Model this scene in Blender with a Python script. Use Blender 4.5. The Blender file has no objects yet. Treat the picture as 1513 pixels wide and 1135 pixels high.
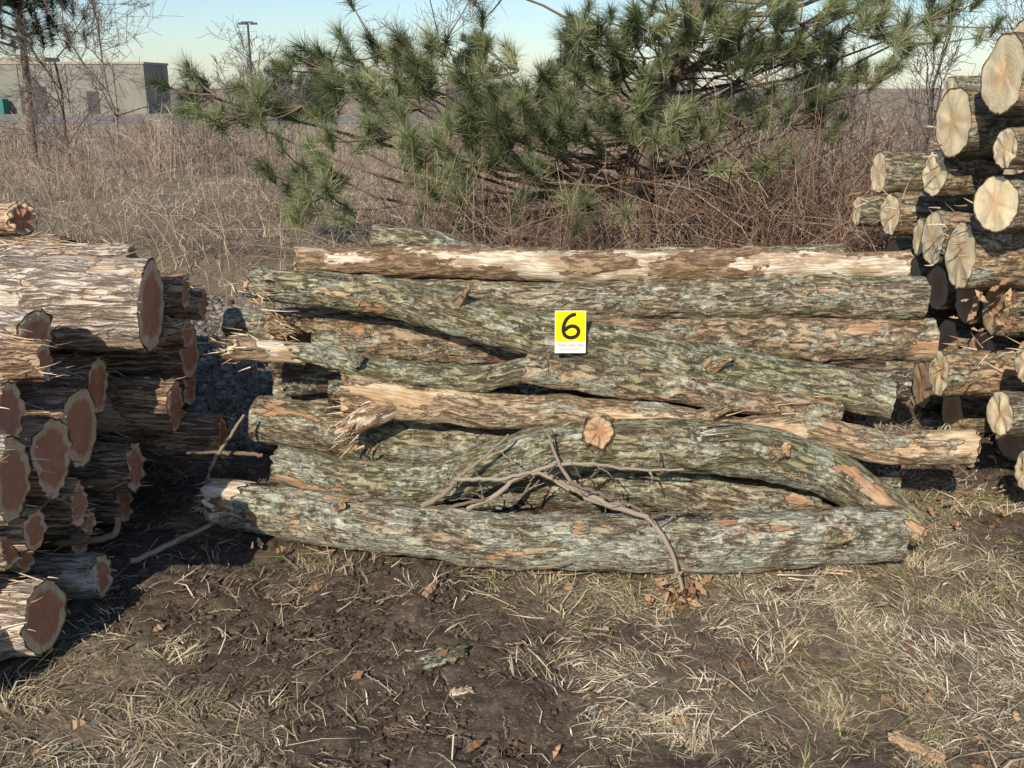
import bpy, math, random
import numpy as np
from mathutils import Vector
rng=np.random.default_rng(7); random.seed(7)
scn=bpy.context.scene
# ---------------------------------------------------------------- noise
def _h(ix,iy,iz,seed):
    n=(ix*374761393+iy*668265263+iz*2147483647+seed*1274126177)&0xffffffff
    n=((n^(n>>13))*1274126177)&0xffffffff
    n=(n^(n>>16))&0xffffffff
    return n/4294967295.0
def vn(p,seed=0):
    p=np.asarray(p,float); i=np.floor(p).astype(np.int64); f=p-i; f=f*f*(3-2*f)
    x,y,z=i[...,0],i[...,1],i[...,2]; fx,fy,fz=f[...,0],f[...,1],f[...,2]
    r=0
    for a in (0,1):
        for b in (0,1):
            for c in (0,1):
                w=(fx if a else 1-fx)*(fy if b else 1-fy)*(fz if c else 1-fz)
                r=r+w*_h(x+a,y+b,z+c,seed)
    return r
def fbm(p,o=4,seed=0):
    p=np.asarray(p,float); r=0; a=.5; t=0
    for k in range(o):
        r=r+a*vn(p*(2**k)+k*17.3,seed+k); t+=a; a*=.5
    return r/t
def n3(x,y,z=0.0):
    return np.stack([x,y,np.zeros_like(x)+z],-1)
# ---------------------------------------------------------------- mesh helper
def mk(name,V,groups,mats,attrs=None,smooth=True,parent=None):
    me=bpy.data.meshes.new(name)
    V=np.asarray(V,np.float32); me.vertices.add(len(V)); me.vertices.foreach_set('co',V.ravel())
    li=[];ls=[];mi=[];off=0
    for arr,m in groups:
        arr=np.asarray(arr,np.int32); F,k=arr.shape
        li.append(arr.ravel()); ls.append(off+np.arange(F)*k); mi.append(np.full(F,m)); off+=F*k
    li=np.concatenate(li).astype(np.int32); ls=np.concatenate(ls).astype(np.int32); mi=np.concatenate(mi).astype(np.int32)
    me.loops.add(len(li)); me.loops.foreach_set('vertex_index',li)
    me.polygons.add(len(ls)); me.polygons.foreach_set('loop_start',ls)
    for m in mats: me.materials.append(m)
    me.polygons.foreach_set('material_index',mi)
    me.polygons.foreach_set('use_smooth',np.full(len(ls),smooth))
    me.update(calc_edges=True)
    if attrs:
        for k,(tp,arr) in attrs.items():
            a=me.attributes.new(k,tp,'POINT')
            a.data.foreach_set('vector' if tp=='FLOAT_VECTOR' else 'value',np.asarray(arr,np.float32).ravel())
    ob=bpy.data.objects.new(name,me); scn.collection.objects.link(ob)
    if parent: ob.parent=parent
    return ob
def empty(name):
    e=bpy.data.objects.new(name,None); scn.collection.objects.link(e); e.empty_display_size=.1; return e
# ---------------------------------------------------------------- materials
class M:
    def __init__(s,name,rough=.85):
        s.m=bpy.data.materials.new(name); s.m.use_nodes=True; s.t=s.m.node_tree; s.n=s.t.nodes; s.l=s.t.links
        s.b=s.n['Principled BSDF']; s.b.inputs['Roughness'].default_value=rough
        s.b.inputs['Specular IOR Level'].default_value=.25
    def add(s,tp,**k):
        n=s.n.new(tp)
        for a,v in k.items(): setattr(n,a,v)
        return n
    def attr(s,nm,out='Vector'):
        a=s.add('ShaderNodeAttribute'); a.attribute_name=nm; return a.outputs[out]
    def map(s,v,sc,loc=(0,0,0)):
        m=s.add('ShaderNodeMapping'); s.l.new(v,m.inputs['Vector']); m.inputs['Scale'].default_value=sc; m.inputs['Location'].default_value=loc; return m.outputs[0]
    def noise(s,v,scale=1,detail=4,rough=.6,dist=0):
        n=s.add('ShaderNodeTexNoise'); s.l.new(v,n.inputs['Vector']); n.inputs['Scale'].default_value=scale
        n.inputs['Detail'].default_value=detail; n.inputs['Roughness'].default_value=rough; n.inputs['Distortion'].default_value=dist; return n.outputs['Fac']
    def ramp(s,f,stops):
        r=s.add('ShaderNodeValToRGB'); s.l.new(f,r.inputs[0]); e=r.color_ramp.elements
        while len(e)<len(stops): e.new(.5)
        for i,(p,c) in enumerate(stops):
            e[i].position=p; e[i].color=(*c,1) if not isinstance(c,(int,float)) else (c,c,c,1)
        return r.outputs[0]
    def mix(s,f,a,b,bt='MIX'):
        m=s.add('ShaderNodeMix',data_type='RGBA',blend_type=bt)
        for inp,v in ((m.inputs[0],f),(m.inputs[6],a),(m.inputs[7],b)):
            if isinstance(v,(int,float)): inp.default_value=v if inp is m.inputs[0] else (v,v,v,1)
            elif isinstance(v,tuple): inp.default_value=(*v,1)
            else: s.l.new(v,inp)
        return m.outputs[2]
    def math(s,op,a,b=0.0,c=0.0):
        m=s.add('ShaderNodeMath',operation=op)
        for i,v in enumerate((a,b,c)):
            if isinstance(v,(int,float)): m.inputs[i].default_value=v
            else: s.l.new(v,m.inputs[i])
        return m.outputs[0]
    def bump(s,h,dist=.01,st=1.0):
        b=s.add('ShaderNodeBump'); b.inputs['Distance'].default_value=dist; b.inputs['Strength'].default_value=st
        s.l.new(h,b.inputs['Height']); s.l.new(b.outputs[0],s.b.inputs['Normal'])
    def col(s,c):
        if isinstance(c,tuple): s.b.inputs['Base Color'].default_value=(*c,1)
        else: s.l.new(c,s.b.inputs['Base Color'])
        return s.m
BARE={}
def bark(name,dark,light,lich=.0,moss=.0,bare=.0,barec=(.43,.245,.135),bare2=(.54,.38,.24),lichc=(.48,.495,.395),furrow=1.0,stretch=(15,58,58)):
    m=M(name,.9); lc=m.attr('lc')
    ns=m.noise(m.map(lc,stretch),1,4,.68,.8)
    f=m.ramp(ns,[(.36,0),(.55,1)])
    big=m.noise(m.map(lc,(5,10,10)),1,3)
    c=m.mix(f,dark,light)
    c=m.mix(m.ramp(big,[(.38,0),(.62,.6)]),c,m.mix(f,tuple(x*.7 for x in dark),(light[0]*.8,light[1]*.67,light[2]*.58)))
    if moss:
        mn=m.noise(m.map(lc,(2.8,8,8),(3,1,0)),1,4,.65)
        c=m.mix(m.ramp(mn,[(.56-moss*.15,0),(.68-moss*.12,.75)]),c,m.mix(f,(.08,.078,.045),(.265,.26,.15)))
    if lich:
        l1=m.noise(m.map(lc,(7,13,13),(9,2,0)),1,2,.6); l2=m.noise(m.map(lc,(50,62,62)),1,3,.75,.4)
        l=m.math('MULTIPLY',m.math('ADD',l1,l2),.5); t=.56-.05*lich
        c=m.mix(m.ramp(l,[(t,0),(t+.03,.8)]),c,m.mix(m.ramp(l2,[(.4,0),(.65,1)]),tuple(x*.66 for x in lichc),tuple(x*1.1 for x in lichc)))
    h=m.math('MULTIPLY',f,furrow)
    fine=m.noise(m.map(lc,(100,150,150)),1,2,.7)
    h=m.math('ADD',h,m.math('MULTIPLY',fine,.4))
    b1=m.math('ADD',m.attr('bm','Fac'),m.math('MULTIPLY',m.math('SUBTRACT',m.noise(m.map(lc,(25,50,50)),1,2,.6),.5),.3))
    bm=m.ramp(b1,[(.0,0),(.03,1)])
    fib=m.noise(m.map(lc,(9,130,130)),1,3,.65,.2)
    pat=m.noise(m.map(lc,(9,22,22),(2,8,3)),1,3,.6)
    bc=m.mix(m.ramp(pat,[(.42,0),(.58,1)]),barec,bare2)
    bc=m.mix(m.ramp(fib,[(.4,.6),(.56,0)]),bc,tuple(x*.4 for x in barec))
    c=m.mix(bm,c,bc)
    h=m.mix(bm,h,m.math('MULTIPLY',fib,.6))
    m.bump(h,.012,1.0)
    BARE[m.m.name]=bare
    return m.col(c)
BK_L=bark('bark_lichen',(.075,.06,.042),(.37,.31,.215),.7,.5,.03)
BK_L2=bark('bark_lichen_heavy',(.08,.066,.048),(.38,.325,.235),1.35,.35,.025,lichc=(.51,.53,.435))
BK_G=bark('bark_moss',(.068,.058,.036),(.33,.29,.185),.8,.95,.035)
BK_O=bark('bark_brown',(.08,.056,.036),(.40,.30,.20),.5,.3,.12,stretch=(16,46,46))
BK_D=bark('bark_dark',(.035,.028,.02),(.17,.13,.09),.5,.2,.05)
WD_P=bark('wood_peeled',(.17,.105,.065),(.38,.27,.175),.0,.0,.5,(.48,.355,.23),(.80,.70,.56),furrow=.6)
WD_T=bark('wood_torn',(.14,.095,.06),(.46,.35,.23),.25,.1,.42,(.52,.35,.2),(.70,.55,.37),furrow=.8)
CD_B=bark('cedar_bark',(.13,.072,.047),(.50,.36,.25),.0,.0,.3,(.5,.29,.17),(.64,.46,.31),furrow=1.2,stretch=(9,70,70))
CD_P=bark('cedar_weathered',(.26,.19,.14),(.68,.60,.51),.0,.0,.25,(.5,.34,.21),(.74,.66,.56),furrow=1.2,stretch=(9,62,62))
def cap(name,heart,sap,pos,soft=.06,edge=(.09,.06,.04),rough=.8,scr=.35,crk=1.0,ringa=.1):
    m=M(name,rough); lc=m.attr('lc')
    sx=m.add('ShaderNodeSeparateXYZ'); m.l.new(lc,sx.inputs[0])
    r=m.math('SQRT',m.math('ADD',m.math('MULTIPLY',sx.outputs[0],sx.outputs[0]),m.math('MULTIPLY',sx.outputs[1],sx.outputs[1])))
    w=m.noise(lc,2.2,3); rr=m.math('ADD',r,m.math('MULTIPLY',m.math('SUBTRACT',w,.5),.35))
    c=m.ramp(rr,[(max(0,pos-soft),heart),(pos,tuple(.5*(a+b) for a,b in zip(heart,sap))),(pos+soft,sap)])
    ring=m.math('SINE',m.math('MULTIPLY',rr,75.0))
    c=m.mix(m.math('MULTIPLY_ADD',ring,ringa,.12),c,tuple(x*.45 for x in sap))
    saw=m.noise(m.map(lc,(3,55,3)),1,3,.7)
    c=m.mix(m.math('MULTIPLY',m.ramp(saw,[(.4,0),(.65,1)]),scr),c,tuple(x*.6 for x in heart))
    blot=m.noise(lc,4.5,4,.7)
    c=m.mix(m.ramp(blot,[(.52,0),(.74,.45)]),c,tuple(x*.5 for x in heart))
    an=m.math('ARCTAN2',sx.outputs[1],sx.outputs[0])
    cr=m.math('ABSOLUTE',m.math('SINE',m.math('ADD',m.math('MULTIPLY',an,1.5),m.math('ADD',sx.outputs[2],m.math('MULTIPLY',w,2.0)))))
    c=m.mix(m.math('MULTIPLY',m.math('MULTIPLY',m.ramp(cr,[(.012,1),(.03,0)]),m.ramp(rr,[(.1,.8),(.75,0)])),crk),c,tuple(x*.25 for x in heart))
    c=m.mix(m.ramp(r,[(.93,0),(.97,1)]),c,edge)
    m.bump(m.math('ADD',saw,m.math('MULTIPLY',ring,.1)),.004,.6)
    return m.col(c)
CP_R=cap('cut_red_cedar',(.56,.245,.145),(.82,.64,.42),.72,ringa=.14,scr=.45)
CP_C=cap('cut_cream',(.84,.58,.31),(.93,.78,.52),.35,.25,scr=.2,crk=.6)
CP_T=cap('cut_tan',(.5,.29,.15),(.6,.44,.28),.5,.2)
def flat(name,col,rough=.85,var=None,sc=8):
    m=M(name,rough)
    if var:
        g=m.add('ShaderNodeTexCoord'); c=m.mix(m.ramp(m.noise(g.outputs['Object'],sc,4),[(.35,0),(.65,1)]),col,var); return m.col(c)
    return m.col(col)
def ramped(name,stops,rough=.85):
    m=M(name,rough); c=m.ramp(m.attr('rc','Fac'),stops); m.col(c)
    return m.m
STRAW=ramped('straw',[(0,(.12,.095,.06)),(.3,(.29,.23,.145)),(.65,(.56,.47,.325)),(.9,(.80,.72,.56)),(1,(.18,.22,.06))])
WEED=ramped('weed_stems',[(0,(.11,.08,.065)),(.5,(.33,.245,.195)),(1,(.58,.47,.37))])
BRUSH=ramped('brush_stems',[(0,(.06,.04,.03)),(.5,(.24,.15,.105)),(1,(.52,.38,.29))])
TWIG=ramped('bare_twigs',[(0,(.09,.075,.065)),(1,(.26,.215,.19))])
NEED=ramped('pine_needles',[(0,(.03,.04,.018)),(.35,(.10,.13,.056)),(.7,(.215,.25,.12)),(.93,(.36,.385,.22)),(1,(.34,.22,.12))],.45)
NEEDD=ramped('pine_needles_dark',[(0,(.02,.03,.018)),(1,(.075,.095,.055))],.7)
PBARK=flat('pine_bark',(.08,.055,.042),.9,(.27,.21,.165),14)
SPL=ramped('splinters',[(0,(.25,.13,.07)),(.5,(.52,.37,.23)),(1,(.78,.68,.54))])
LEAF=ramped('dry_leaf',[(0,(.14,.07,.035)),(.6,(.34,.2,.11)),(1,(.5,.34,.21))])
PEB=ramped('pebble',[(0,(.07,.06,.055)),(.6,(.2,.18,.165)),(1,(.38,.35,.32))])
CLOD=ramped('soil_clod',[(0,(.045,.034,.025)),(1,(.15,.11,.083))])
# ---------------------------------------------------------------- curves / tubes
def spline(P,R,step=.02):
    P=np.asarray(P,float); R=np.asarray(R,float); n=len(P)
    d=np.r_[0,np.cumsum(np.linalg.norm(np.diff(P,axis=0),axis=1))]
    Q=[];S=[]
    ext=np.vstack([2*P[0]-P[1],P,2*P[-1]-P[-2]])
    for i in range(n-1):
        k=max(2,int((d[i+1]-d[i])/step)); t=np.linspace(0,1,k,endpoint=(i==n-2))[:,None]
        p0,p1,p2,p3=ext[i:i+4]
        Q.append(.5*((2*p1)+(-p0+p2)*t+(2*p0-5*p1+4*p2-p3)*t**2+(-p0+3*p1-3*p2+p3)*t**3))
        tt=t[:,0]; tt=tt*tt*(3-2*tt); S.append(R[i]+(R[i+1]-R[i])*tt)
    return np.vstack(Q),np.concatenate(S)
_seed=[0]
def log(name,pts,rad,mat,capm,parent,na=44,jag=(0.0,0.0),rough=1.0,wob=.009,step=.022,caps=(1,1),knots=4,bulge=1.0):
    _seed[0]+=1; sd=_seed[0]
    if np.isscalar(rad): rad=[rad]*len(pts)
    C,R=spline(pts,rad,step); n=len(C)
    s=np.r_[0,np.cumsum(np.linalg.norm(np.diff(C,axis=0),axis=1))]
    C=C+wob*(np.stack([np.zeros(n),vn(n3(s*3.5,s*0+sd),3),vn(n3(s*3.5,s*0+sd),4)],-1)-.5)*2
    C=C+.003*(np.stack([np.zeros(n),vn(n3(s*10,s*0+sd),5),vn(n3(s*10,s*0+sd),6)],-1)-.5)*2
    T=np.gradient(C,axis=0); T/=np.linalg.norm(T,axis=1)[:,None]
    up=np.array([0,0,1.]) if abs(T[:,2]).mean()<.8 else np.array([0,1.,0])
    N=up-T*(T@up)[:,None]; N/=np.linalg.norm(N,axis=1)[:,None]; B=np.cross(T,N)
    th=np.linspace(0,2*np.pi,na,endpoint=False)+0.0
    c,si=np.cos(th),np.sin(th)
    A=s[:,None]+0*th[None]; Cc=R[:,None]*c[None]; Ss=R[:,None]*si[None]
    q=np.stack([A+sd*7.3,Cc+sd*1.7,Ss],-1)
    bn=fbm(q*np.array([5,14,14]),4,15)
    bare=BARE.get(mat.name,.1)
    bm=bn-np.quantile(bn,1-bare)
    inb=1/(1+np.exp(-bm/.012))
    rr=R[:,None]*(1+bulge*.15*(fbm(q*np.array([3,6,6]),3,5)-.5)+bulge*.10*(fbm(q*np.array([1.2,3,3]),2,8)-.5))
    rd=fbm(q*np.array([18,58,58]),3,11)-.5
    rr=rr+rough*.017*rd*(1-.6*inb)+rough*.008*(fbm(q*np.array([28,34,34]),2,12)-.5)-inb*.005*(1 if bare<.4 else .4)
    g=np.random.default_rng(sd)
    for _ in range(knots):
        ks=g.uniform(.05,.97)*s[-1]; kt=g.uniform(0,6.28); dth=np.angle(np.exp(1j*(th[None]-kt)))
        rr=rr+R[:,None]*g.uniform(.08,.28)*np.exp(-((A-ks)/g.uniform(.02,.045))**2-(dth/g.uniform(.25,.45))**2)
    off=np.zeros((n,na))
    for e,j in enumerate(jag):
        if j>0:
            jn=(vn(n3(2+np.cos(th)*1.5+sd,2+np.sin(th)*1.5+e),21)-.5)*1.4+(vn(n3(np.cos(th)*5+sd,np.sin(th)*5+e),22)-.5)*1.2
            dist=(s if e==0 else s[-1]-s); w=np.exp(-dist/.06)
            off+=w[:,None]*jn[None]*j*(-1 if e==0 else 1)
    V=C[:,None]+N[:,None]*(rr*c)[...,None]+B[:,None]*(rr*si)[...,None]+T[:,None]*off[...,None]
    L=q
    i=np.arange(n-1)[:,None]*na; k=np.arange(na)[None]; k2=(k+1)%na
    F=np.stack([i+k,i+na+k,i+na+k2,i+k2],-1).reshape(-1,4)
    VV=[V.reshape(-1,3)];LL=[L.reshape(-1,3)];BB=[bm.ravel()];G=[(F[:, ::-1],0)];base=n*na
    for e in (0,1):
        if not caps[e]: continue
        idx=0 if e==0 else n-1
        fr=[1,.93,.75,.5,.25]; ring=[];lr=[]
        oc=off[idx].mean(); ctr=C[idx]+T[idx]*oc
        for f in fr:
            v=ctr+(V[idx]-ctr)*f
            if f<1:
                v=v-T[idx]*((off[idx]-oc)*f*.5)[:,None]+T[idx]*((vn(n3(f*np.cos(th)*4+9,f*np.sin(th)*4+sd),31)-.5)*(.004+jag[e]*1.2))[:,None]
            ring.append(v); lr.append(np.stack([f*c,f*si,th*0+sd*3.1],-1))
        ring=np.vstack(ring+[ctr[None]]);lr=np.vstack(lr+[[[0,0,sd*3.1]]])
        VV.append(ring);LL.append(lr);BB.append(np.zeros(len(ring)))
        for a in range(4):
            f=np.stack([base+a*na+k[0],base+(a+1)*na+k[0],base+(a+1)*na+k2[0],base+a*na+k2[0]],-1)
            G.append((f if e==1 else f[:,::-1],1))
        f=np.stack([base+4*na+k[0],np.full(na,base+5*na),base+4*na+k2[0]],-1)
        G.append((f if e==1 else f[:,::-1],1)); base+=5*na+1
    return mk(name,np.vstack(VV),G,[mat,capm],{'lc':('FLOAT_VECTOR',np.vstack(LL)),'bm':('FLOAT',np.concatenate(BB))},True,parent)
def tubes(P,R,k=3):
    P=np.asarray(P,float); n,m,_=P.shape
    T=np.gradient(P,axis=1); T/=np.linalg.norm(T,axis=2)[...,None]+1e-9
    up=np.array([.31,.12,.94]); N=np.cross(T,up); N/=np.linalg.norm(N,axis=2)[...,None]+1e-9; B=np.cross(T,N)
    th=np.arange(k)*2*np.pi/k
    V=P[:,:,None]+R[:,:,None,None]*(N[:,:,None]*np.cos(th)[None,None,:,None]+B[:,:,None]*np.sin(th)[None,None,:,None])
    b=(np.arange(n)*m*k)[:,None,None]+(np.arange(m-1)*k)[None,:,None]; a=np.arange(k)[None,None]; a2=(a+1)%k
    F=np.stack([b+a,b+a2,b+k+a2,b+k+a],-1).reshape(-1,4)
    return V.reshape(-1,3),F
def tube_obj(name,P,R,mat,rc=None,k=3,parent=None):
    V,F=tubes(P,R,k); n,m,_=P.shape
    if rc is None: rc=rng.random(n)
    return mk(name,V,[(F,0)],[mat],{'rc':('FLOAT',np.repeat(rc,m*k))},True,parent)
def poly(pts,rad,m):
    Q,S=spline(pts,rad,.01); i=np.linspace(0,len(Q)-1,m).astype(int); return Q[i],S[i]
# ---------------------------------------------------------------- terrain
def gz(x,y):
    x=np.asarray(x,float);y=np.asarray(y,float)
    b=np.interp(y,[-50,4.8,7.5,12,24,50,500],[0,0,.42,.42,.0,-1.0,-1.0])
    fade=np.clip((60-y)/30,0,1)
    b=b+fade*(.07*(fbm(n3(x*.9,y*.9),3,41)-.5)*np.clip((y-3.6)*.5+.35,0,3)+.05*(fbm(n3(x*5,y*5),3,42)-.5))
    return b
def gmask(x,y):
    m=.50+0*x
    def bl(cx,cy,rx,ry,a): return a*np.exp(-((x-cx)/rx)**2-((y-cy)/ry)**2)
    m=m+bl(-.45,2.78,.6,.3,-.7)+bl(.35,2.02,.5,.17,-.65)+bl(.3,2.62,.42,.38,.33)+bl(1.35,2.7,.75,.7,.42)+bl(-1.1,2.25,.5,.25,.08)
    m=m+bl(-1.1,3.3,.5,.45,-.35)+bl(.6,3.0,1.0,.14,.25)+np.clip((y-4.6)*.4,0,.45)+bl(-.35,2.25,.35,.25,-.22)
    m=m+1.7*(fbm(n3(x*2.6,y*2.6),4,51)-.5)
    return np.clip(m,0,1)
xs=np.unique(np.r_[-600,-300,-150,np.arange(-80,-20,8),np.arange(-20,-6,1.0),np.arange(-6,-2.4,.12),np.arange(-2.4,2.8,.015),np.arange(2.8,6,.12),np.arange(6,20,1.0),np.arange(20,80,8),80,150,300,600])
ys=np.unique(np.r_[-40,-15,-5,-1,.5,1.3,np.arange(1.8,3.6,.013),np.arange(3.6,4.2,.03),np.arange(4.2,9,.1),np.arange(9,26,.5),np.arange(26,60,3),np.arange(60,130,10),200,400,900])
X,Y=np.meshgrid(xs,ys); Z=gz(X,Y)
gm=gmask(X,Y); near=np.clip((6-Y)/2,0,1)*(Y>1)
Z=Z+near*(1-gm*.5)*(.04*(fbm(n3(X*9,Y*9),3,61)-.5)+.036*(fbm(n3(X*30,Y*30),3,62)-.5))
nx,ny=len(xs),len(ys); ii=(np.arange(ny-1)[:,None]*nx+np.arange(nx-1)[None]).ravel()
F=np.stack([ii,ii+1,ii+nx+1,ii+nx],-1)
m=M('ground_soil',.95); g=m.add('ShaderNodeNewGeometry').outputs['Position']
soil=m.mix(m.ramp(m.noise(g,16,5,.75),[(.35,0),(.7,1)]),(.052,.038,.028),(.175,.128,.096))
soil=m.mix(m.ramp(m.noise(g,85,3,.75,.5),[(.56,0),(.64,.65)]),soil,(.32,.255,.175))
mt=m.noise(g,45,4,.75,.6)
mat_=m.mix(m.ramp(mt,[(.35,0),(.65,1)]),(.10,.075,.048),(.38,.31,.21))
c=m.mix(m.ramp(m.attr('gm','Fac'),[(.4,0),(.8,.85)]),soil,mat_)
sy=m.add('ShaderNodeSeparateXYZ'); m.l.new(g,sy.inputs[0])
field=m.mix(m.ramp(m.noise(m.map(g,(.25,.9,1)),1,4,.7),[(.35,0),(.65,1)]),(.19,.15,.11),(.44,.37,.27))
ff=m.math('MULTIPLY',m.math('SUBTRACT',sy.outputs[1],8.0),.12); m.n[-1].use_clamp=True
c=m.mix(ff,c,field)
m.bump(m.noise(g,90,4,.75),.012,.9); GM=m.col(c)
mk('ground',np.stack([X,Y,Z],-1).reshape(-1,3),[(F,0)],[GM],{'gm':('FLOAT',gm.ravel())})
# ---------------------------------------------------------------- central pile
P1=empty('log_pile')
def L(pts,rad,mat,cp=CP_T,jag=(0.006,.006),na=80,step=.014,**k):
    return log('log',pts,rad,mat,cp,P1,na=na,jag=jag,step=step,**k)
L([(-1.09,3.49,.135),(-.69,3.385,.115),(-.136,3.23,.11),(.578,3.19,.11),(1.38,3.23,.12)],[.086,.098,.1,.103,.1],BK_L2,CP_C,(.035,.012))
log('broken_end',[(-1.12,3.495,.137),(-.99,3.465,.132)],[.086,.089],WD_P,CP_C,P1,na=60,jag=(.04,.05),step=.01,knots=1)
L([(-.87,3.55,.27),(-.575,3.48,.235),(-.27,3.42,.25),(-.04,3.4,.33),(.23,3.4,.39),(.6,3.4,.40),(.92,3.4,.37),(1.17,3.4,.295),(1.35,3.37,.19),(1.5,3.3,.10)],[.072,.08,.083,.088,.095,.097,.095,.09,.075,.06],BK_G,CP_T,(.02,.02),knots=9,rough=.9)
L([(-.3,3.58,.2),(.37,3.5,.2),(1.16,3.48,.11)],[.08,.09,.085],BK_L)
L([(-1.01,3.78,.37),(-.28,3.67,.3),(1.17,3.62,.22)],[.095,.1,.09],BK_L)
L([(-.585,3.56,.54),(-.143,3.56,.50),(.365,3.53,.455),(.99,3.5,.422),(1.373,3.48,.38),(1.73,3.46,.36)],[.078,.066,.062,.062,.066,.07],WD_T,CP_T,(.05,.025),wob=.022,knots=7)
log('stub',[(-.38,3.55,.52),(-.5,3.5,.48),(-.60,3.47,.43)],[.05,.045,.035],WD_P,CP_C,P1,na=40,jag=(0,.04),caps=(0,1),step=.012)
L([(-1.02,3.56,.73),(-.765,3.56,.695),(-.494,3.56,.644),(-.168,3.55,.59),(.0,3.55,.615),(.16,3.54,.645)],[.038,.036,.04,.046,.046,.05],BK_G,CP_T,(.09,.02),na=44,wob=.016,knots=6)
L([(.06,3.56,.65),(.35,3.56,.60),(.615,3.55,.565),(1.24,3.55,.485)],[.055,.056,.052,.042],BK_O,CP_T,(.02,.01),na=56,knots=8)
log('broken_end',[(-1.0,3.555,.728),(-.78,3.555,.70)],[.047,.04],WD_P,CP_C,P1,na=40,jag=(.06,.06),step=.01)
L([(-1.0,3.8,.93),(-.51,3.78,.865),(.009,3.72,.757),(.527,3.68,.66),(1.015,3.64,.573),(1.445,3.6,.509)],[.06,.073,.087,.088,.085,.078],BK_G,CP_T,(.035,.01))
L([(-.85,3.97,.982),(-.153,3.95,.967),(.658,3.95,.951),(1.6,3.95,.967)],[.055,.065,.066,.058],WD_P,CP_T,(.02,.02),knots=8)
L([(-.53,3.96,.84),(.118,3.94,.82),(.935,3.92,.835),(1.64,3.9,.848)],[.08,.085,.088,.085],BK_L,CP_T)
L([(-.78,3.9,.677),(-.153,3.9,.649),(.661,3.88,.677),(1.69,3.86,.669)],[.09,.09,.088,.085],BK_O,CP_T,knots=8)
L([(-.57,4.2,1.0),(-.36,4.2,.99),(-.1,4.18,.96),(.5,4.15,.94),(1.4,4.15,.955)],[.09,.095,.06,.055,.055],BK_L,CP_T,(.02,.02))
L([(-1.19,4.1,.69),(-.15,4.1,.66),(1.5,4.15,.66)],.065,BK_L)
L([(-.97,3.97,.71),(.2,4.05,.80)],[.06,.06],BK_O,CP_T,(.03,0))
L([(-.96,3.95,.42),(0,3.9,.42),(1.35,3.85,.42)],.07,BK_L)
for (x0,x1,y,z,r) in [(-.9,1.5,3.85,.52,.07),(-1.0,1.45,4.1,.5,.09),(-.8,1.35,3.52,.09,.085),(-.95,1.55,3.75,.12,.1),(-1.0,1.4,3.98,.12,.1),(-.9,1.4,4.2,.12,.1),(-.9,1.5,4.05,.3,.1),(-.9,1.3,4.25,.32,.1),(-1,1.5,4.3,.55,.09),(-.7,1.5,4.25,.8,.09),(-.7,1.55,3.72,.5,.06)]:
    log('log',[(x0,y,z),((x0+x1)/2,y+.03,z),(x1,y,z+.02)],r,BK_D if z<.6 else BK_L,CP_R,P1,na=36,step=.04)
log('broken_limb',[(.32,3.42,.42),(.31,3.32,.475)],[.09,.05],WD_T,CP_T,P1,na=48,caps=(0,1),step=.008,jag=(0,.05),rough=1.8,wob=.003,bulge=4)
for (p,q,r) in [((.94,3.36,.39),(.97,3.29,.42),.03),((-.2,3.7,.86),(-.16,3.64,.93),.016),((.75,3.6,.64),(.8,3.54,.69),.02),((-.62,3.33,.17),(-.6,3.27,.215),.018),((1.1,3.12,.17),(1.13,3.06,.2),.02),((.7,3.47,.48),(.78,3.42,.53),.018),((-.55,3.5,.69),(-.6,3.47,.74),.014)]:
    log('broken_limb',[p,q],[r*1.9,r*.8],BK_O,CP_T,P1,na=26,caps=(0,1),step=.008,jag=(0,.022),wob=.002,knots=0)
def splinters(name,centers,dirs,n,ln,rad,parent,spread=.35,cr=.03):
    Ps=[];Rs=[]
    for c,d in zip(centers,dirs):
        c=np.array(c);d=np.array(d,float);d/=np.linalg.norm(d)
        for _ in range(n):
            b=c+rng.normal(0,cr,3); v=d+rng.normal(0,spread,3); v/=np.linalg.norm(v); l=rng.uniform(.4,1)*ln
            t=np.linspace(0,1,4)[:,None]; Ps.append(b+v*l*t+rng.normal(0,.1,3)*l*t**2); Rs.append(rad*rng.uniform(.5,1.3)*np.array([1,.8,.5,.08]))
    tube_obj(name,np.array(Ps),np.array(Rs),SPL,parent=parent)
splinters('splinters',[(-1.11,3.47,.15),(-1.0,3.56,.73),(-.57,3.55,.55),(-.6,3.48,.43),(-.98,3.76,.9),(-.93,3.9,.72)],[(-1,-.1,.15),(-1,0,.1),(-1,-.2,.1),(-1,-.3,-.5),(1,-.5,-.35),(1,-.3,-.2)],44,.07,.004,P1,.25,.032)
splinters('bark_slivers',[(1.0,3.5,.515),(1.1,3.52,.52),(-.95,3.72,.87),(.95,3.08,.03),(1.1,3.1,.03),(.1,3.12,.04),(-.6,3.3,.03),(.7,3.33,.5)],[(1,-.2,.05),(1,-.1,-.1),(1,-.1,-.35),(1,0,.05),(-1,0,.02),(1,-.1,0),(-1,0,0),(1,-.2,.4)],5,.14,.004,P1,.12,.04)
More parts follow.
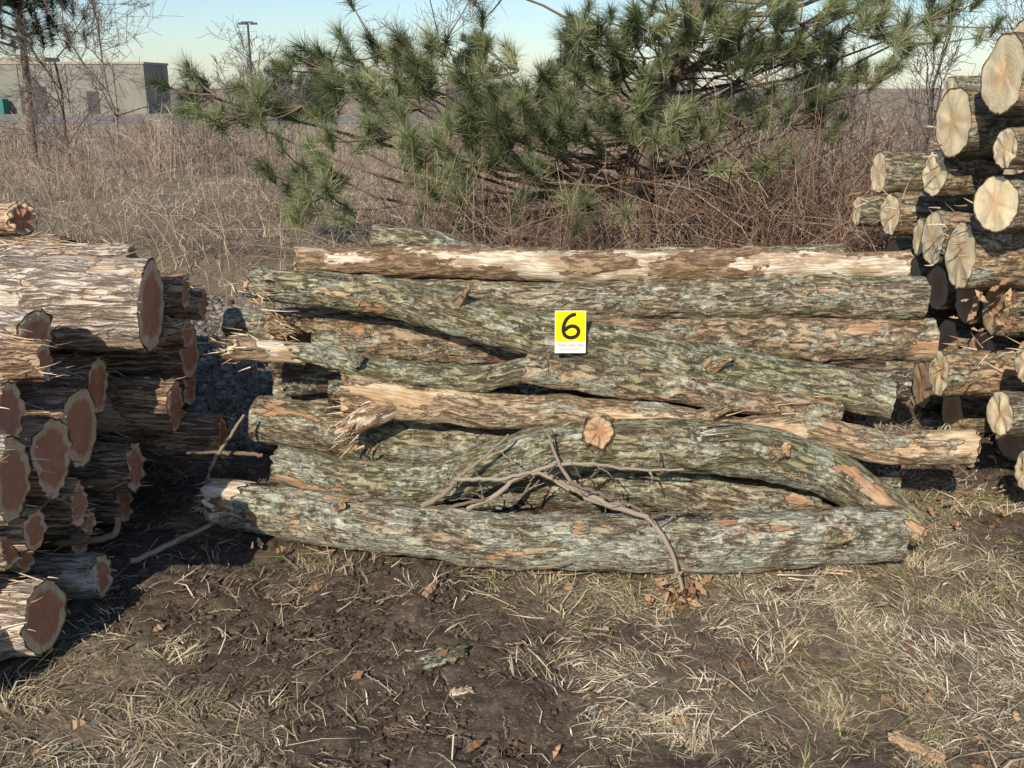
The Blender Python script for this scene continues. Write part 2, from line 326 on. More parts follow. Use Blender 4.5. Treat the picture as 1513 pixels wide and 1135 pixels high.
# ---------------------------------------------------------------- left pile (cedar)
P2=empty('log_pile')
LP=[(-1.30,3.55,.885,.165,CD_P),(-1.25,3.8,.89,.075,CD_B),(-1.25,3.97,.79,.065,CD_B),(-1.3,3.91,.614,.115,CD_B),(-1.24,3.72,.735,.055,CD_B),
(-1.36,2.82,.88,.058,CD_B),(-1.38,2.63,.78,.09,CD_B),(-1.45,3.2,.55,.15,CD_B),(-1.4,2.86,.548,.12,CD_B),(-1.3,2.43,.66,.115,CD_P),
(-1.4,3.0,.357,.075,CD_B),(-1.41,2.72,.375,.07,CD_B),(-1.41,3.08,.235,.042,CD_B),(-1.35,2.99,.085,.075,CD_P),(-1.37,2.63,.14,.12,CD_P),
(-1.4,3.49,.285,.095,CD_B),(-1.3,3.69,.453,.11,CD_B),(-1.2,3.93,.24,.09,CD_B),(-1.5,2.8,.25,.06,CD_B),(-1.55,3.3,.1,.1,CD_B),(-1.5,3.6,.1,.1,CD_B),
(-1.5,3.47,.6,.11,CD_B),(-1.55,3.15,.83,.12,CD_P),(-1.5,3.9,.95,.1,CD_P),(-1.55,2.45,.42,.11,CD_P),(-1.5,2.35,.15,.12,CD_B),(-1.45,4.2,.15,.12,CD_B),(-1.4,4.2,.42,.12,CD_B),(-1.5,4.25,.7,.12,CD_B),(-1.9,4.25,.93,.1,CD_B),(-2.07,4.25,1.1,.075,CD_B),(-1.45,2.62,.36,.05,CD_B),(-1.42,3.72,1.03,.05,CD_P)]
for i,(x,y,z,r,mt) in enumerate(LP):
    yaw=rng.uniform(-.06,.02); ln=rng.uniform(2.2,2.5)
    e=np.array([x,y,z]); f=e+np.array([-ln,ln*yaw,rng.uniform(-.02,.02)])
    if i==30: f=e+np.array([-1.2,.5,-.1])
    if i==0: f=e+np.array([-2.5,.02,.0])
    mid=(e+f)/2
    if i==0: mid=e+np.array([-1.2,-.03,.015])
    log('cedar_log',[tuple(f),tuple(mid),tuple(e)],[r*1.08,r*1.08,r],mt,CP_R,P2,na=76 if r>.07 else 44,jag=(0,rng.uniform(.008,.03)),rough=1.35,step=.02,caps=(1,1),knots=4,bulge=1.0 if i==0 else 2.0)
Ps=[];Rs=[]
for _ in range(2400):
    x,y,z,r,mt=LP[rng.integers(0,len(LP))]; a=rng.uniform(-.3,1.9)
    px=x-abs(rng.normal(0,.35)); n_=np.array([0,-math.cos(a),math.sin(a)]); b=np.array([px,y,z])+n_*r*1.03
    sgn=rng.choice([-1,1],p=[.6,.4]); l=rng.uniform(.03,.12)
    if px>x-.1: sgn=-1
    t=np.linspace(0,1,5)[:,None]; lift=rng.uniform(.0,.16)*l
    Ps.append(b+np.array([sgn,0,0])*l*t+n_*lift*t**2+np.array([0,0,-1])*rng.uniform(0,.2)*l*t**2+rng.normal(0,.02,3)*t); Rs.append(rng.uniform(.0006,.003)*np.array([.7,1,.9,.6,.1]))
for _ in range(160):
    x,y,z,r,mt=LP[rng.integers(0,24)]; a=rng.uniform(0,6.28); b=np.array([x-.01,y+math.cos(a)*r*.97,z+math.sin(a)*r*.97]); l=rng.uniform(.015,.06)
    t=np.linspace(0,1,5)[:,None]; Ps.append(b+np.array([1,0,0])*l*t+rng.normal(0,.3,3)*l*t**1.5); Rs.append(rng.uniform(.0015,.004)*np.array([1,.9,.7,.5,.1]))
tube_obj('bark_strips',np.array(Ps),np.array(Rs),SPL,parent=P2)
# ---------------------------------------------------------------- right pile
P3=empty('log_pile')
RP=[(1.95,4.1,1.68,.15),(1.95,4.52,1.50,.15),(2.02,4.9,1.6,.1),(1.95,4.7,1.25,.11),(1.95,5.54,1.19,.115),(1.93,5.5,.99,.075),(1.95,5.18,1.0,.115),(1.95,4.88,.93,.09),
(1.95,4.55,.97,.12),(1.95,4.25,.95,.14),(1.95,3.96,1.2,.115),(1.93,3.88,1.42,.08),(1.95,4.2,.44,.1),(1.95,3.74,.61,.085),(1.93,3.62,.44,.095),(1.93,3.55,.24,.08),
(2.15,4.3,.70,.12),(2.1,4.6,.7,.12),(2.1,4.9,.68,.11),(2.25,4.25,.15,.13),(2.25,4.55,.42,.13),(2.25,4.85,.4,.13),(2.1,5.2,.68,.13),(2.2,5.5,.7,.14),(2.1,5.35,.4,.13),(2.2,5,.15,.13),(2.1,5.5,.15,.13),(2.2,4.6,.14,.12),(2.3,3.85,.2,.13),(2.3,3.9,.87,.13),(2.1,4.25,1.27,.13),(2.2,5.2,1.3,.13),(2.2,4.9,1.3,.1),(2.3,4.6,1.8,.13),(2.6,4.1,2.0,.14)]
for i,(x,y,z,r) in enumerate(RP):
    yaw=rng.uniform(-.05,.12); x=x+rng.uniform(-.07,.07)
    ln=rng.uniform(2.2,2.5); e=np.array([x,y,z]); f=e+np.array([ln,ln*yaw,rng.uniform(-.08,.08)])
    if i==10: f=e+np.array([2.2,.7,.02])
    log('oak_log',[tuple(e),tuple((e+f)/2),tuple(f)],[r,r,r*1.05],BK_L if i%3 else BK_O,CP_C if i<16 or i>28 else CP_T,P3,na=60,jag=(.008,0),step=.028,bulge=1.7)
splinters('end_splinters',[(1.93,4.52,1.44),(1.93,4.25,1.08),(1.93,5.2,1.08),(1.92,3.74,.66),(1.93,4.3,1.05),(1.93,4.2,.5)],[(-1,-.3,.2)]*6,14,.1,.004,P3,.35,.06)
# ---------------------------------------------------------------- number sign
SG=empty('number_sign')
YEL=flat('yellow_card',(.88,.70,.0),.5); WHT=flat('white_card',(.80,.76,.72),.6); BLK=flat('marker_black',(.012,.012,.012),.5); ORG=flat('faint_print',(.75,.45,.32),.6)
cx,cy,cz=.216,3.585,.776; tilt=.10
def cardpt(u,v,o): return (cx+u, cy+v*math.sin(tilt)-o, cz+v*math.cos(tilt))
def slab(name,u0,u1,v0,v1,o0,o1,mat):
    V=[cardpt(u,v,o) for o in (o0,o1) for (u,v) in ((u0,v0),(u1,v0),(u1,v1),(u0,v1))]
    Fq=np.array([(0,3,2,1),(4,5,6,7),(0,1,5,4),(1,2,6,5),(2,3,7,6),(3,0,4,7)])
    return mk(name,np.array(V),[(Fq,0)],[mat],None,False,SG)
slab('board',-.0575,.0575,-.079,.079,-.0015,.0015,WHT)
slab('yellow_panel',-.0555,.0555,-.034,.077,.0017,.0025,YEL)
for k,(a,b) in enumerate([(-.046,-.012),(-.006,.02),(.026,.05)]): slab('print',a,b,-.053,-.046,.0017,.0022,ORG)
slab('print',-.04,.035,-.067,-.063,.0017,.0022,ORG)
pts=[(.020,.066),(.004,.062),(-.014,.048),(-.024,.026),(-.026,.004),(-.018,-.014),(0,-.021),(.020,-.016),(.030,-.002),(.026,.014),(.010,.022),(-.008,.018),(-.021,.006)]
Q,_s=spline([(u,v,0) for u,v in pts],[1]*len(pts),.002)
w=.0068; tg=np.gradient(Q,axis=0); tg/=np.linalg.norm(tg,axis=1)[:,None]; nn=np.stack([-tg[:,1],tg[:,0]],-1)
V=[];n=len(Q)
for j in range(n):
    for s_ in (-1,1):
        V.append(cardpt(Q[j,0]+nn[j,0]*w*s_,Q[j,1]+nn[j,1]*w*s_,.0032+j*2e-6))
a=np.arange(n-1)*2; mk('digit_six',np.array(V),[(np.stack([a,a+1,a+3,a+2],-1),0)],[BLK],None,False,SG)
# ---------------------------------------------------------------- fallen branches
Bp=[];Br=[]
def br(pts,r0,r1):
    q,s=poly(pts,np.linspace(r0,r1,len(pts)),24); q=q+rng.normal(0,.0022,q.shape); Bp.append(q);Br.append(s)
br([(.573,2.98,.02),(.56,3.04,.08),(.525,3.06,.17),(.46,3.1,.245),(.36,3.18,.25),(.272,3.24,.27),(.105,3.28,.335)],.007,.012)
br([(.46,3.1,.245),(.56,3.12,.26),(.64,3.14,.25)],.007,.003)
br([(-.318,3.27,.215),(-.24,3.26,.27),(-.159,3.25,.36),(-.08,3.25,.42),(-.01,3.26,.49)],.012,.004)
br([(-.161,3.27,.205),(-.05,3.25,.27),(.009,3.25,.325),(.13,3.26,.37),(.271,3.25,.385),(.42,3.26,.36),(.6,3.24,.365)],.011,.004)
br([(.125,3.27,.51),(.15,3.26,.42),(.2,3.24,.33),(.27,3.23,.26),(.4,3.2,.24)],.005,.009)
br([(-.2,3.25,.33),(-.05,3.24,.33),(.09,3.25,.35),(.2,3.24,.29)],.008,.006)
br([(-.22,3.25,.22),(-.1,3.25,.25),(.02,3.25,.26),(.1,3.24,.33)],.007,.003)
br([(.2,3.24,.32),(.28,3.2,.30),(.42,3.14,.27),(.47,3.1,.22)],.008,.004)
for _ in range(34):
    q=Bp[rng.integers(0,8)]; s=q[rng.integers(4,22)]; d=rng.normal(0,1,3)*np.array([1,.4,.8]); d/=np.linalg.norm(d); l=rng.uniform(.05,.16)
    br([tuple(s),tuple(s+d*l*.5+[0,-.01,.01]),tuple(s+d*l)],.0035,.0013)
tube_obj('fallen_branch',np.array(Bp),np.array(Br),ramped('branch_bark',[(0,(.13,.10,.075)),(1,(.34,.28,.22))]),k=6)
Bp=[];Br=[]
br([(-1.2,3.5,.1),(-1.12,3.52,.3),(-1.02,3.6,.45)],.010,.006)
br([(-1.35,3.2,.03),(-1.1,3.5,.06),(-.95,3.65,.08)],.012,.008)
br([(-1.5,3.0,.2),(-1.3,2.95,.25),(-1.26,2.93,.33)],.012,.01)
br([(-1.25,3.6,.3),(-1.05,3.6,.29),(-.95,3.58,.29)],.01,.008)
for _ in range(90):
    x=rng.uniform(-1.5,1.8);y=rng.uniform(2.1,3.15);a=rng.uniform(0,6.28);l=rng.uniform(.03,.17); z=float(gz(x,y))+.012
    br([(x,y,z),(x+l*.5*math.cos(a),y+l*.5*math.sin(a),z+.008),(x+l*math.cos(a),y+l*math.sin(a),z)],.0022,.0012)
tube_obj('sticks',np.array(Bp),np.array(Br),ramped('stick_wood',[(0,(.14,.1,.07)),(1,(.5,.4,.28))]),k=5)
# ---------------------------------------------------------------- grass
def blades(name,x,y,ln,lean,w,mat,rc,parent=None,z0=None,curl=1.0,flow=False):
    n=len(x); a=rng.uniform(0,2*np.pi,n); z=gz(x,y)-.004 if z0 is None else z0
    if flow: a=fbm(n3(x*3.2,y*3.2),2,77)*14+rng.normal(0,.9,n)
    dx,dy=np.cos(a),np.sin(a); b=a+rng.normal(0,.5*curl,n); ex,ey=np.cos(b),np.sin(b)
    el=lean
    p0=np.stack([x,y,z],-1)
    p1=p0+np.stack([dx*np.cos(el),dy*np.cos(el),np.sin(el)],-1)*(ln*.5)[:,None]
    el2=el-rng.uniform(.2,.9,n)*curl
    p2=p1+np.stack([ex*np.cos(el2),ey*np.cos(el2),np.sin(el2)],-1)*(ln*.5)[:,None]
    p2[:,2]=np.maximum(p2[:,2],z+.004+rng.uniform(0,.02,n))
    sd=np.stack([-dy,dx,rng.normal(0,.4,n)],-1)*(w*.5)[:,None]
    V=np.stack([p0-sd,p0+sd,p1+sd*.9,p1-sd*.9,p2],1).reshape(-1,3); i=np.arange(n)*5
    return mk(name,V,[(np.stack([i,i+1,i+2,i+3],-1),0),(np.stack([i+3,i+2,i+4],-1),0)],[mat],{'rc':('FLOAT',np.repeat(rc,5))},False,parent)
N=220000
x=rng.uniform(-2.2,2.4,N); y=1.9+rng.random(N)**1.1*2.9
cl=fbm(n3(x*9,y*9),2,73)
mk_=gmask(x,y); keep=rng.random(N)<np.clip((mk_-.27)*1.8,.06,1)*np.clip((cl-.32)*3.6,.12,1)
keep&=~((y>3.35)&(y<4.3)&(x>-.9)&(x<1.5)&(rng.random(N)<.8))
x,y=x[keep],y[keep]; n=len(x); g_=fbm(n3(x*3,y*3),2,71)
rc=np.clip(rng.beta(2.0,1.7,n)*.95*(.5+g_*.9),0,.92); rc=np.where(rng.random(n)<.08*(g_<.5),1.0,rc)
blades('dry_grass',x,y,rng.gamma(3.2,.021,n)+.012,rng.uniform(-.05,.62,n),rng.uniform(.001,.0042,n),STRAW,rc,flow=True)
N=42000; x=rng.uniform(-9,9,N); y=4.5+rng.random(N)**1.5*12; rcb=np.clip(rng.beta(2,2.2,N)*.85,0,.9)
blades('dry_grass',x,y,rng.uniform(.05,.18,N)*(1+.04*y),rng.uniform(.0,1.0,N),rng.uniform(.002,.005,N)*(1+.06*y),STRAW,rcb)
def canes(name,n,xr,yr,hr,rr,mat,bend=.5,branches=3,m=6):
    x=rng.uniform(*xr,n); y=yr[0]+(yr[1]-yr[0])*rng.random(n)**1.3
    kp=rng.random(n)<np.clip((fbm(n3(x*.8,y*.8),2,83)-.3)*3,.2,1); x=x[kp];y=y[kp];n=len(x); z=gz(x,y)
    h=rng.uniform(*hr,n)*(.35+1.3*fbm(n3(x*.7,y*.7),2,81)); a=rng.uniform(0,6.28,n); t=np.linspace(0,1,m)
    lean=rng.uniform(0,bend,n); hx=np.cos(a)*lean*h; hy=np.sin(a)*lean*h
    P=np.stack([x[:,None]+hx[:,None]*t**1.7,y[:,None]+hy[:,None]*t**1.7,z[:,None]-.01+h[:,None]*(t-.35*lean[:,None]*t**3)],-1)
    P+=rng.normal(0,.02,P.shape)*h[:,None,None]*t[None,:,None]
    R=(rng.uniform(*rr,n)*(1+.05*y))[:,None]*np.linspace(1,.4,m)[None]
    Ps=[P];Rs=[R];rc=rng.beta(1.4,1.4,n); rcl=[rc]
    for b in range(branches):
        k=rng.integers(1,m-1,n); s=P[np.arange(n),k]; d=rng.normal(0,1,(n,3)); d[:,2]=np.abs(d[:,2])*.9+.25; d/=np.linalg.norm(d,axis=1)[:,None]
        l=h*rng.uniform(.12,.4,n); Q=s[:,None]+d[:,None]*(l[:,None]*t)[...,None]+rng.normal(0,.03,(n,m,3))*l[:,None,None]
        Q[:,0]=s; Ps.append(Q);Rs.append(R*.6);rcl.append(rc)
    return tube_obj(name,np.vstack(Ps),np.vstack(Rs),mat,np.concatenate(rcl))
canes('weeds',5200,(-9,2.5),(7,20),(.3,.85),(.0018,.0035),WEED,1.1,4,m=5)
canes('weeds',4200,(-26,16),(16,42),(.5,1.1),(.0035,.007),WEED,.5,4,m=4)
canes('weeds',170,(-1.75,-1.0),(4.4,6.5),(.2,.55),(.0012,.002),WEED,.4,5)
canes('brush',2600,(-.7,3.4),(5.6,8.4),(.4,1.25),(.0014,.0038),BRUSH,1.3,4,m=5)
canes('brush',800,(1.3,3.3),(5.7,7.5),(.5,1.6),(.002,.0045),BRUSH,1.4,4)
canes('brush',1500,(2.5,12),(8,18),(.5,1.3),(.0025,.005),WEED,.8,4,m=5)
# ---------------------------------------------------------------- trees
def tufts(C,A,n,Ln,w,rcbase,mat,name,parent,sp=1.0):
    T=len(C); C=np.repeat(C,n,0); A_=np.repeat(A,n,0); K=len(C)
    d=rng.normal(0,1,(K,3)); d/=np.linalg.norm(d,axis=1)[:,None]; v=A_*rng.uniform(.1,1.1,K)[:,None]+d*sp*.75; v/=np.linalg.norm(v,axis=1)[:,None]
    L_=Ln*rng.uniform(.65,1.1,K)*np.repeat(rng.uniform(.75,1.2,T),n); b=C+A_*rng.uniform(-.6,.35,K)[:,None]*Ln*.8
    s=np.cross(v,rng.normal(0,1,(K,3))); s/=np.linalg.norm(s,axis=1)[:,None]; s*=w*.5
    tip=b+v*L_[:,None]; tip[:,2]-=.08*L_
    V=np.stack([b-s,b+s,tip],1).reshape(-1,3); i=np.arange(K)*3
    rc=np.clip(np.repeat(rcbase,n)+rng.normal(0,.14,K),0,.93); rc=np.where(rng.random(K)<.02,1,rc)
    return mk(name,V,[(np.stack([i,i+1,i+2],-1),0)],[mat],{'rc':('FLOAT',np.repeat(rc,3))},False,parent)
PT=empty('pine_tree')
trunk=[(.93,7.45,.2),(.93,7.4,.9),(.96,7.4,1.35),(1.12,7.4,1.75),(1.35,7.5,2.3),(1.45,7.6,3.2),(1.5,7.6,4.6)]
TR,TS=spline(trunk,[.13,.11,.1,.09,.08,.06,.02],.03)
P_,R_=poly(trunk,[.13,.11,.1,.09,.08,.06,.02],40)
hubs=[(-2.15,7,1.62),(-1.92,6.9,1.5),(-1.57,7,1.55),(-1.43,7.2,1.8),(-1.2,7,1.66),(-1.03,7.2,1.92),(-.78,7.1,1.77),(-.5,7.2,1.8),(-.9,6.7,1.38),(-.62,6.6,1.28),(-.3,6.7,1.38),(-.22,7,1.6),(.16,6.8,1.55),(.38,6.6,1.42),(0,6.8,1.17),(-.35,6.5,.98),(-.52,6.6,1.08),(-1.45,6.8,1.02),(-1.27,6.9,1.05),(-1.25,6.7,.87),(.42,6.6,.9),(.75,6.9,1.35),(1.05,6.8,1.4),(1.6,6.7,1.14),(1.65,7,1.42),(2.1,7.2,1.43),(.47,6.8,2.0),(.75,6.7,2.05),(.93,6.6,1.87),(.7,6.8,1.77),(1.18,6.8,2.0),(1.4,7,2.12),(1.72,6.9,2.07),(2.05,7,2.1),(2.38,7.1,2.07),(2.62,7.1,1.72),(2.7,7.2,1.98),(2.95,7.2,2.12),(-.1,7.3,1.8),(1.5,7.4,1.95),(2.0,7.3,1.9),(-.75,6.9,1.55),(-.1,6.8,1.42),(.55,6.7,1.65),(.6,6.6,1.95),(1.0,6.7,2.15),(-.95,7.1,1.75),(.2,6.6,1.35),(-.2,6.6,1.2),(1.6,6.8,1.85)]
for _ in range(42):
    z=rng.uniform(2.25,4.8); r=rng.uniform(.3,1.0)*(5.0-z)*.75; a=rng.uniform(0,6.28); hubs.append((1.5+r*math.cos(a)+.1,7.6+r*math.sin(a)*.9,z))
for _ in range(6):
    z=rng.uniform(1.4,2.2); a=rng.uniform(.2,2.9); r=rng.uniform(.8,2); hubs.append((1+r*math.cos(a),7.6+r*math.sin(a),z))
lp=[];lr=[];TC=[];TA=[];rcb=[]
for hi,h in enumerate(hubs):
    h=np.array(h); dz=h[2]-.15-.25*np.hypot(*(h[:2]-np.array([1,7.4]))); k=np.argmin(np.abs(TR[:,2]-max(.95,dz))); s=TR[k]
    L0=np.linalg.norm(h-s)
    mid=(s+h)/2+np.array([0,.3,-.16*L0])+rng.normal(0,.1*L0,3)
    t=np.linspace(0,1,8)[:,None]; q=(1-t)**2*s+2*t*(1-t)*mid+t*t*h+rng.normal(0,.018,(8,3)); lp.append(q); lr.append(np.linspace(.016,.005,8)*(1 if hi%3 else 1.3))
    out=h-s; out/=np.linalg.norm(out)
    base=rng.uniform(.25,.85)
    for j in range(rng.integers(6,11)):
        c=h+rng.normal(0,1,3)*np.array([.13,.14,.09]); ax=out*.5+np.array([0,-.15,.75])+rng.normal(0,.4,3); ax/=np.linalg.norm(ax)
        TC.append(c);TA.append(ax); rcb.append(base+rng.normal(0,.15))
        st=h-out*.15; q=st+(c-st)*t+np.array([0,0,-.02])*np.sin(t*3.1); lp.append(q); lr.append(np.linspace(.007,.004,8))
for _ in range(120):
    s=TR[rng.integers(8,60)]; d=rng.normal(0,1,3)*np.array([1,.6,.4])+[0,-.3,-.05]; d/=np.linalg.norm(d); l=rng.uniform(.3,1.1)
    t=np.linspace(0,1,8)[:,None]; lp.append(s+d*l*t+np.cumsum(rng.normal(0,.03,(8,3)),0)*t+np.array([0,0,-.25])*t*t*l); lr.append(np.linspace(.008,.002,8))
V,Fq=tubes(P_[None],R_[None],12); mk('trunk',V,[(Fq,0)],[PBARK],None,True,PT)
tube_obj('limbs',np.array(lp),np.array(lr),ramped('limb_bark',[(0,(.08,.06,.045)),(1,(.28,.21,.155))]),k=4,parent=PT)
tufts(np.array(TC),np.array(TA),190,.17,.0046,np.array(rcb),NEED,'needles',PT,.68)
def baretree(base,H,seed,spread=.6,lv=4,r0=None):
    g=np.random.default_rng(seed); out=[]; r0=r0 or H*.014
    def rec(p,d,l,r,lev):
        t=np.linspace(0,1,5)[:,None]; q=p+d*l*t+g.normal(0,.035,(5,3))*l*t+np.array([0,0,.08])*l*t*t; q[0]=p
        out.append((q,np.linspace(r,r*.55,5)))
        if lev==0: return
        for _ in range(g.integers(4,7)):
            k=g.integers(1,5); nd=d+g.normal(0,spread,3); nd[2]+=.1; nd/=np.linalg.norm(nd)
            rec(q[k],nd,l*g.uniform(.45,.72),max(r*.5,.0),lev-1)
    rec(np.array(base,float),np.array([g.normal(0,.08),0,1.]),H*.42,r0,lv)
    return out
def tree_obj(name,trees,minr,parent=None):
    P=np.array([q for q,_ in trees]);R=np.maximum(np.array([r for _,r in trees]),minr)
    return tube_obj(name,P,R,TWIG,k=3,parent=parent)
def gzz(x,y): return float(gz(np.array([x]),np.array([y]))[0])-.03
for i,(x,y,H) in enumerate([(-8.0,18.5,4.2),(-6.9,18,4.4),(3.5,15,4.2),(5.2,13,4.0),(7.0,14,4.5),(-1.2,18,4.6),(-4.6,19,3.6)]):
    tree_obj('bare_tree',baretree((x,y,gzz(x,y)),H,100+i,.7,4,.03),.0033)
far=[]
for i in range(44):
    x=rng.uniform(-30,34); y=rng.uniform(32,60)
    if x/y<-.3: y=rng.uniform(112,135); x=x*2.2
    far+=baretree((x,y,gzz(x,y)),rng.uniform(3.0,5.2)*(y/45)**.5,200+i,.7,3)
tree_obj('distant_trees',far,.013)
far=[]
for i in range(50):
    x=rng.uniform(-14,16); y=rng.uniform(14,30); far+=baretree((x,y,gzz(x,y)),rng.uniform(1.2,2.0),300+i,.75,3,.012)
tree_obj('shrubs',far,.0045)
def evergreen(name,x,y,H,W,n,Ln,seed,needles=60,ms=.25,parent=None):
    g=np.random.default_rng(seed); e=empty(name); z0=gzz(x,y)
    q,s=poly([(x,y,z0),(x+.1,y,z0+H*.5),(x,y,z0+H)],[H*.014,H*.011,.02],12); V,Fq=tubes(q[None],s[None],8); mk('trunk',V,[(Fq,0)],[PBARK],None,True,e)
    nh=n//8; C=[];lp=[];lr=[]
    for _ in range(nh):
        u=g.uniform(ms,1); r=W*(1.1-u)**.7*g.uniform(.35,1); a=g.uniform(0,6.28); h=np.array([x+r*math.cos(a),y+r*math.sin(a),z0+H*u])
        s0=np.array([x,y,h[2]-r*.3]); t=np.linspace(0,1,5)[:,None]; lp.append(s0+(h-s0)*t); lr.append(np.linspace(.03,.01,5)*H/6)
        C+= [h+g.normal(0,1,3)*W*np.array([.16,.16,.08]) for _ in range(8)]
    tube_obj('limbs',np.array(lp),np.array(lr),TWIG,parent=e,k=4)
    C=np.array(C); A=np.tile([0,0,1.],(len(C),1)); tufts(C,A,needles,Ln,Ln*.045,g.uniform(.1,.8,len(C)),NEEDD,'needles',e,1.3)
evergreen('pine_tree',-8.7,18.5,5.2,1.8,420,.26,1,90,.42)
evergreen('pine_tree',-9.6,52,4.2,1.8,220,.45,2)
evergreen('pine_tree',-1.8,55,5.2,2.0,240,.45,3)
evergreen('pine_tree',3.5,58,5.5,2.2,240,.5,4)
evergreen('pine_tree',15,50,5.0,2.0,240,.5,5)
evergreen('pine_tree',-18,80,4.0,2.4,200,.6,6)
# ---------------------------------------------------------------- clods, pebbles, leaves
t_=(1+5**.5)/2
ico=np.array([(-1,t_,0),(1,t_,0),(-1,-t_,0),(1,-t_,0),(0,-1,t_),(0,1,t_),(0,-1,-t_),(0,1,-t_),(t_,0,-1),(t_,0,1),(-t_,0,-1),(-t_,0,1)])/1.9
icf=np.array([(0,11,5),(0,5,1),(0,1,7),(0,7,10),(0,10,11),(1,5,9),(5,11,4),(11,10,2),(10,7,6),(7,1,8),(3,9,4),(3,4,2),(3,2,6),(3,6,8),(3,8,9),(4,9,5),(2,4,11),(6,2,10),(8,6,7),(9,8,1)])
def lumps(name,x,y,r,mat,z=None,fl=.6,sm=True):
    n=len(x); z=gz(x,y) if z is None else z
    V=ico[None]*(1+rng.normal(0,.25,(n,12,1)))*r[:,None,None]*np.array([1,1,fl])*rng.uniform(.6,1.4,(n,1,3))+np.stack([x,y,z+r*.1],-1)[:,None]
    Fi=(icf[None]+(np.arange(n)*12)[:,None,None]).reshape(-1,3)
    return mk(name,V.reshape(-1,3),[(Fi,0)],[mat],{'rc':('FLOAT',np.repeat(rng.random(n),12))},sm)
x=rng.uniform(-2,2,18000);y=rng.uniform(1.9,3.6,18000);k=gmask(x,y)<.6;x=x[k];y=y[k]
lumps('soil_clods',x,y,rng.gamma(2,.002,len(x))+.0014,CLOD,sm=False,fl=.5)
n=2600; lumps('gravel',rng.uniform(-2.1,-.8,n),rng.uniform(4.4,6.6,n),rng.uniform(.012,.03,n),PEB)
def leaves(name,C,sz,mat):
    n=len(C); d=rng.normal(0,1,(n,3)); d[:,2]*=.5; d/=np.linalg.norm(d,axis=1)[:,None]; s=np.cross(d,rng.normal(0,1,(n,3))); s/=np.linalg.norm(s,axis=1)[:,None]; up=np.cross(d,s)
    L_=[(-1,0,0),(-.5,.38,.12),(-.15,.25,.05),(.15,.5,.2),(.45,.28,.1),(1,0,.05),(.45,-.28,.1),(.15,-.5,.22),(-.15,-.25,.05),(-.5,-.38,.14)]
    V=np.stack([C+(d*a+s*b+up*c)*sz[:,None] for a,b,c in L_],1); i=(np.arange(n)*10)[:,None]
    G=[(np.concatenate([i+0,i+1,i+9],1),0)]+[(np.concatenate([i+a,i+a+1,i+9-a,i+10-a],1),0) for a in (1,2,3)]+[(np.concatenate([i+4,i+5,i+6],1),0)]
    return mk(name,V.reshape(-1,3),G,[mat],{'rc':('FLOAT',np.repeat(rng.random(n),10))},False)
n=55; C=np.array([.56,2.93,.04])+rng.normal(0,1,(n,3))*np.array([.045,.035,.03]); C[:,2]=np.abs(C[:,2])
C2=np.stack([rng.uniform(-1.6,2.2,80),rng.uniform(2.0,3.15,80)],-1); C2=np.column_stack([C2,gz(C2[:,0],C2[:,1])+.015])
C3=np.stack([rng.uniform(1.6,2.3,90),rng.uniform(3.3,4.3,90),rng.uniform(.02,.08,90)],-1)
C4=np.stack([rng.normal(2.02,.1,70),rng.normal(4.0,.12,70),rng.normal(.76,.05,70)],-1)
C5=np.stack([rng.uniform(-1.4,-.8,50),rng.uniform(3.2,4.3,50),rng.uniform(.02,.05,50)],-1)
C=np.vstack([C,C2,C3,C4,C5]); leaves('dry_leaves',C,rng.uniform(.012,.034,len(C)),LEAF)
def chip(name,x,y,l,w,a,mat):
    nu,nv=22,12; u=np.linspace(-1,1,nu);v=np.linspace(-1,1,nv);U,W=np.meshgrid(u,v,indexing='ij')
    e=1+.5*(vn(n3(U*4+x*9,W*4),91)-.5); lx=U*l*.5*e; ly=W*w*.5*(1-.35*U**2)*e
    hz=.012-.010*W**2+.012*(vn(n3(U*6,W*6+y),92)-.5)
    Xw=x+lx*math.cos(a)-ly*math.sin(a);Yw=y+lx*math.sin(a)+ly*math.cos(a); z0=gzz(x,y)+.04
    top=np.stack([Xw,Yw,z0+hz],-1).reshape(-1,3);bot=top-[0,0,.012]; V=np.vstack([top,bot]); n0=nu*nv
    i=(np.arange(nu-1)[:,None]*nv+np.arange(nv-1)[None]).ravel(); Ft=np.stack([i,i+nv,i+nv+1,i+1],-1)
    rim=[k*nv for k in range(nu)]+[(nu-1)*nv+k for k in range(1,nv)]+[k*nv+nv-1 for k in range(nu-2,-1,-1)]+[k for k in range(nv-2,0,-1)]
    rim=np.array(rim);r2=np.roll(rim,-1); Fr=np.stack([rim,rim+n0,r2+n0,r2],-1)
    lc=np.stack([lx,ly+x,hz*3],-1).reshape(-1,3)
    return mk(name,V,[(Ft,0),(Ft[:,::-1]+n0,0),(Fr,0)],[mat],{'lc':('FLOAT_VECTOR',np.vstack([lc,lc])),'bm':('FLOAT',np.full(2*n0,.2 if 'wood' in mat.name else -.3))},True)
chip('bark_chip',-.2,2.62,.14,.07,.5,BK_L); chip('bark_chip',-.28,3.02,.09,.03,1.2,WD_T); chip('bark_chip',1.05,2.2,.14,.04,-.8,WD_T)
chip('bark_chip',-.14,2.43,.06,.02,.1,WD_P); chip('bark_chip',.95,3.02,.14,.03,.1,BK_O)
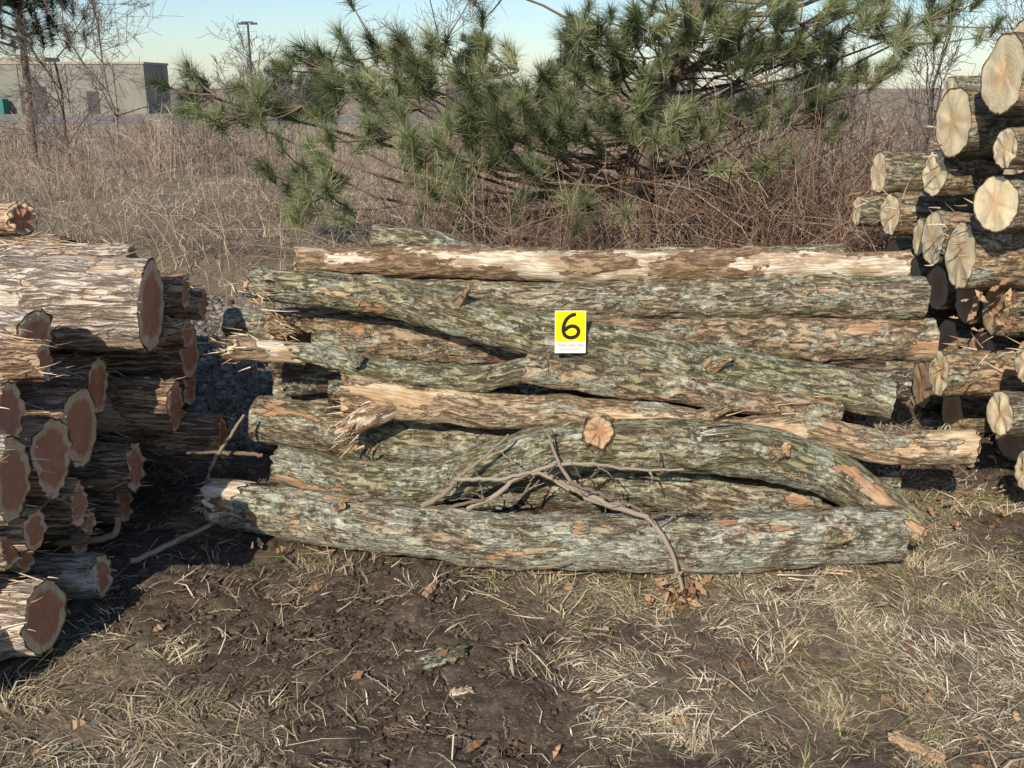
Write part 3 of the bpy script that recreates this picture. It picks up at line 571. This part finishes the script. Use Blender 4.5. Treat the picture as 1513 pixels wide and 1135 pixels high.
# ---------------------------------------------------------------- building, road, lamp
def box(name,x0,x1,y0,y1,z0,z1,mat,parent):
    V=np.array([(x,y,z) for z in (z0,z1) for (x,y) in ((x0,y0),(x1,y0),(x1,y1),(x0,y1))]); Fq=np.array([(0,3,2,1),(4,5,6,7),(0,1,5,4),(1,2,6,5),(2,3,7,6),(3,0,4,7)])
    return mk(name,V,[(Fq,0)],[mat],None,False,parent)
BD=empty('concrete_building')
CON=flat('concrete_wall',(.20,.20,.175),.9,(.26,.255,.225),.4); TRIM=flat('trim',(.36,.32,.26),.8); GL=flat('window_glass',(.03,.05,.06),.15); GRN=flat('green_container',(.03,.2,.17),.6); DRK=flat('dark_metal',(.07,.07,.075),.6)
box('wall',-70,-35.3,100,107,-1.05,3.6,CON,BD); box('parapet',-70.1,-35.2,99.9,107.1,3.6,3.8,TRIM,BD)
box('wall',-70,-46,103,106.5,3.8,4.3,TRIM,BD)
for k in range(7): box('pilaster',-66+k*4.6,-65.8+k*4.6,99.9,100,-1.05,3.6,CON,BD)
box('door',-41,-39.9,99.92,99.99,-1.0,1.1,DRK,BD); box('loading_door',-47.5,-44.9,99.92,99.99,-1.0,1.5,DRK,BD); box('window',-58,-55,99.92,99.99,.6,1.8,GL,BD); box('container',-51.5,-48.5,98.5,99.7,-1.0,.4,GRN,BD)
ROAD=flat('asphalt',(.22,.215,.2),.9,(.28,.27,.25),.5); V=np.array([(-300,74,-.985),(300,74,-.985),(300,92,-.985),(-300,92,-.985)]); mk('road',V,[(np.array([[0,1,2,3]]),0)],[ROAD],None,False)
SL=empty('street_lamp'); V,Fq=tubes(np.array([[(-20,80,-1),(-20,80,2),(-20,80,6.2)]],float),np.array([[.12,.1,.08]]),10); mk('pole',V,[(Fq,0)],[DRK],None,True,SL)
box('arm',-20.5,-19.6,79.95,80.05,6.2,6.28,DRK,SL); box('lamp_head',-20.7,-20.1,79.85,80.15,6.05,6.2,DRK,SL); box('lamp_head',-19.8,-19.3,79.85,80.15,6.05,6.2,DRK,SL)
# ---------------------------------------------------------------- light, sky, camera
w=bpy.data.worlds.new('World'); scn.world=w; w.use_nodes=True; nt=w.node_tree; bg=nt.nodes['Background']
sk=nt.nodes.new('ShaderNodeTexSky'); sk.sky_type='NISHITA'; sk.sun_disc=False; sk.sun_elevation=math.radians(31); sk.sun_rotation=math.radians(200); sk.air_density=1.0; sk.dust_density=.4; sk.ozone_density=4.0
nt.links.new(sk.outputs[0],bg.inputs[0]); bg.inputs[1].default_value=.125
sun=bpy.data.lights.new('sun','SUN'); sun.energy=5.0; sun.angle=math.radians(.5); sun.color=(1,.89,.72); so=bpy.data.objects.new('sun',sun); scn.collection.objects.link(so)
el=math.radians(31); d=Vector((-.34,-.94,0)).normalized()*math.cos(el); d.z=math.sin(el); so.rotation_euler=d.to_track_quat('Z','Y').to_euler()
cam=bpy.data.cameras.new('camera'); cam.lens=35; cam.sensor_width=36; cam.clip_end=3000; co=bpy.data.objects.new('camera',cam); scn.collection.objects.link(co)
co.location=(0,0,1.65); co.rotation_euler=(math.radians(90-16.7),0,0); scn.camera=co
scn.view_settings.view_transform='Standard'; scn.view_settings.look='None'; scn.view_settings.exposure=0
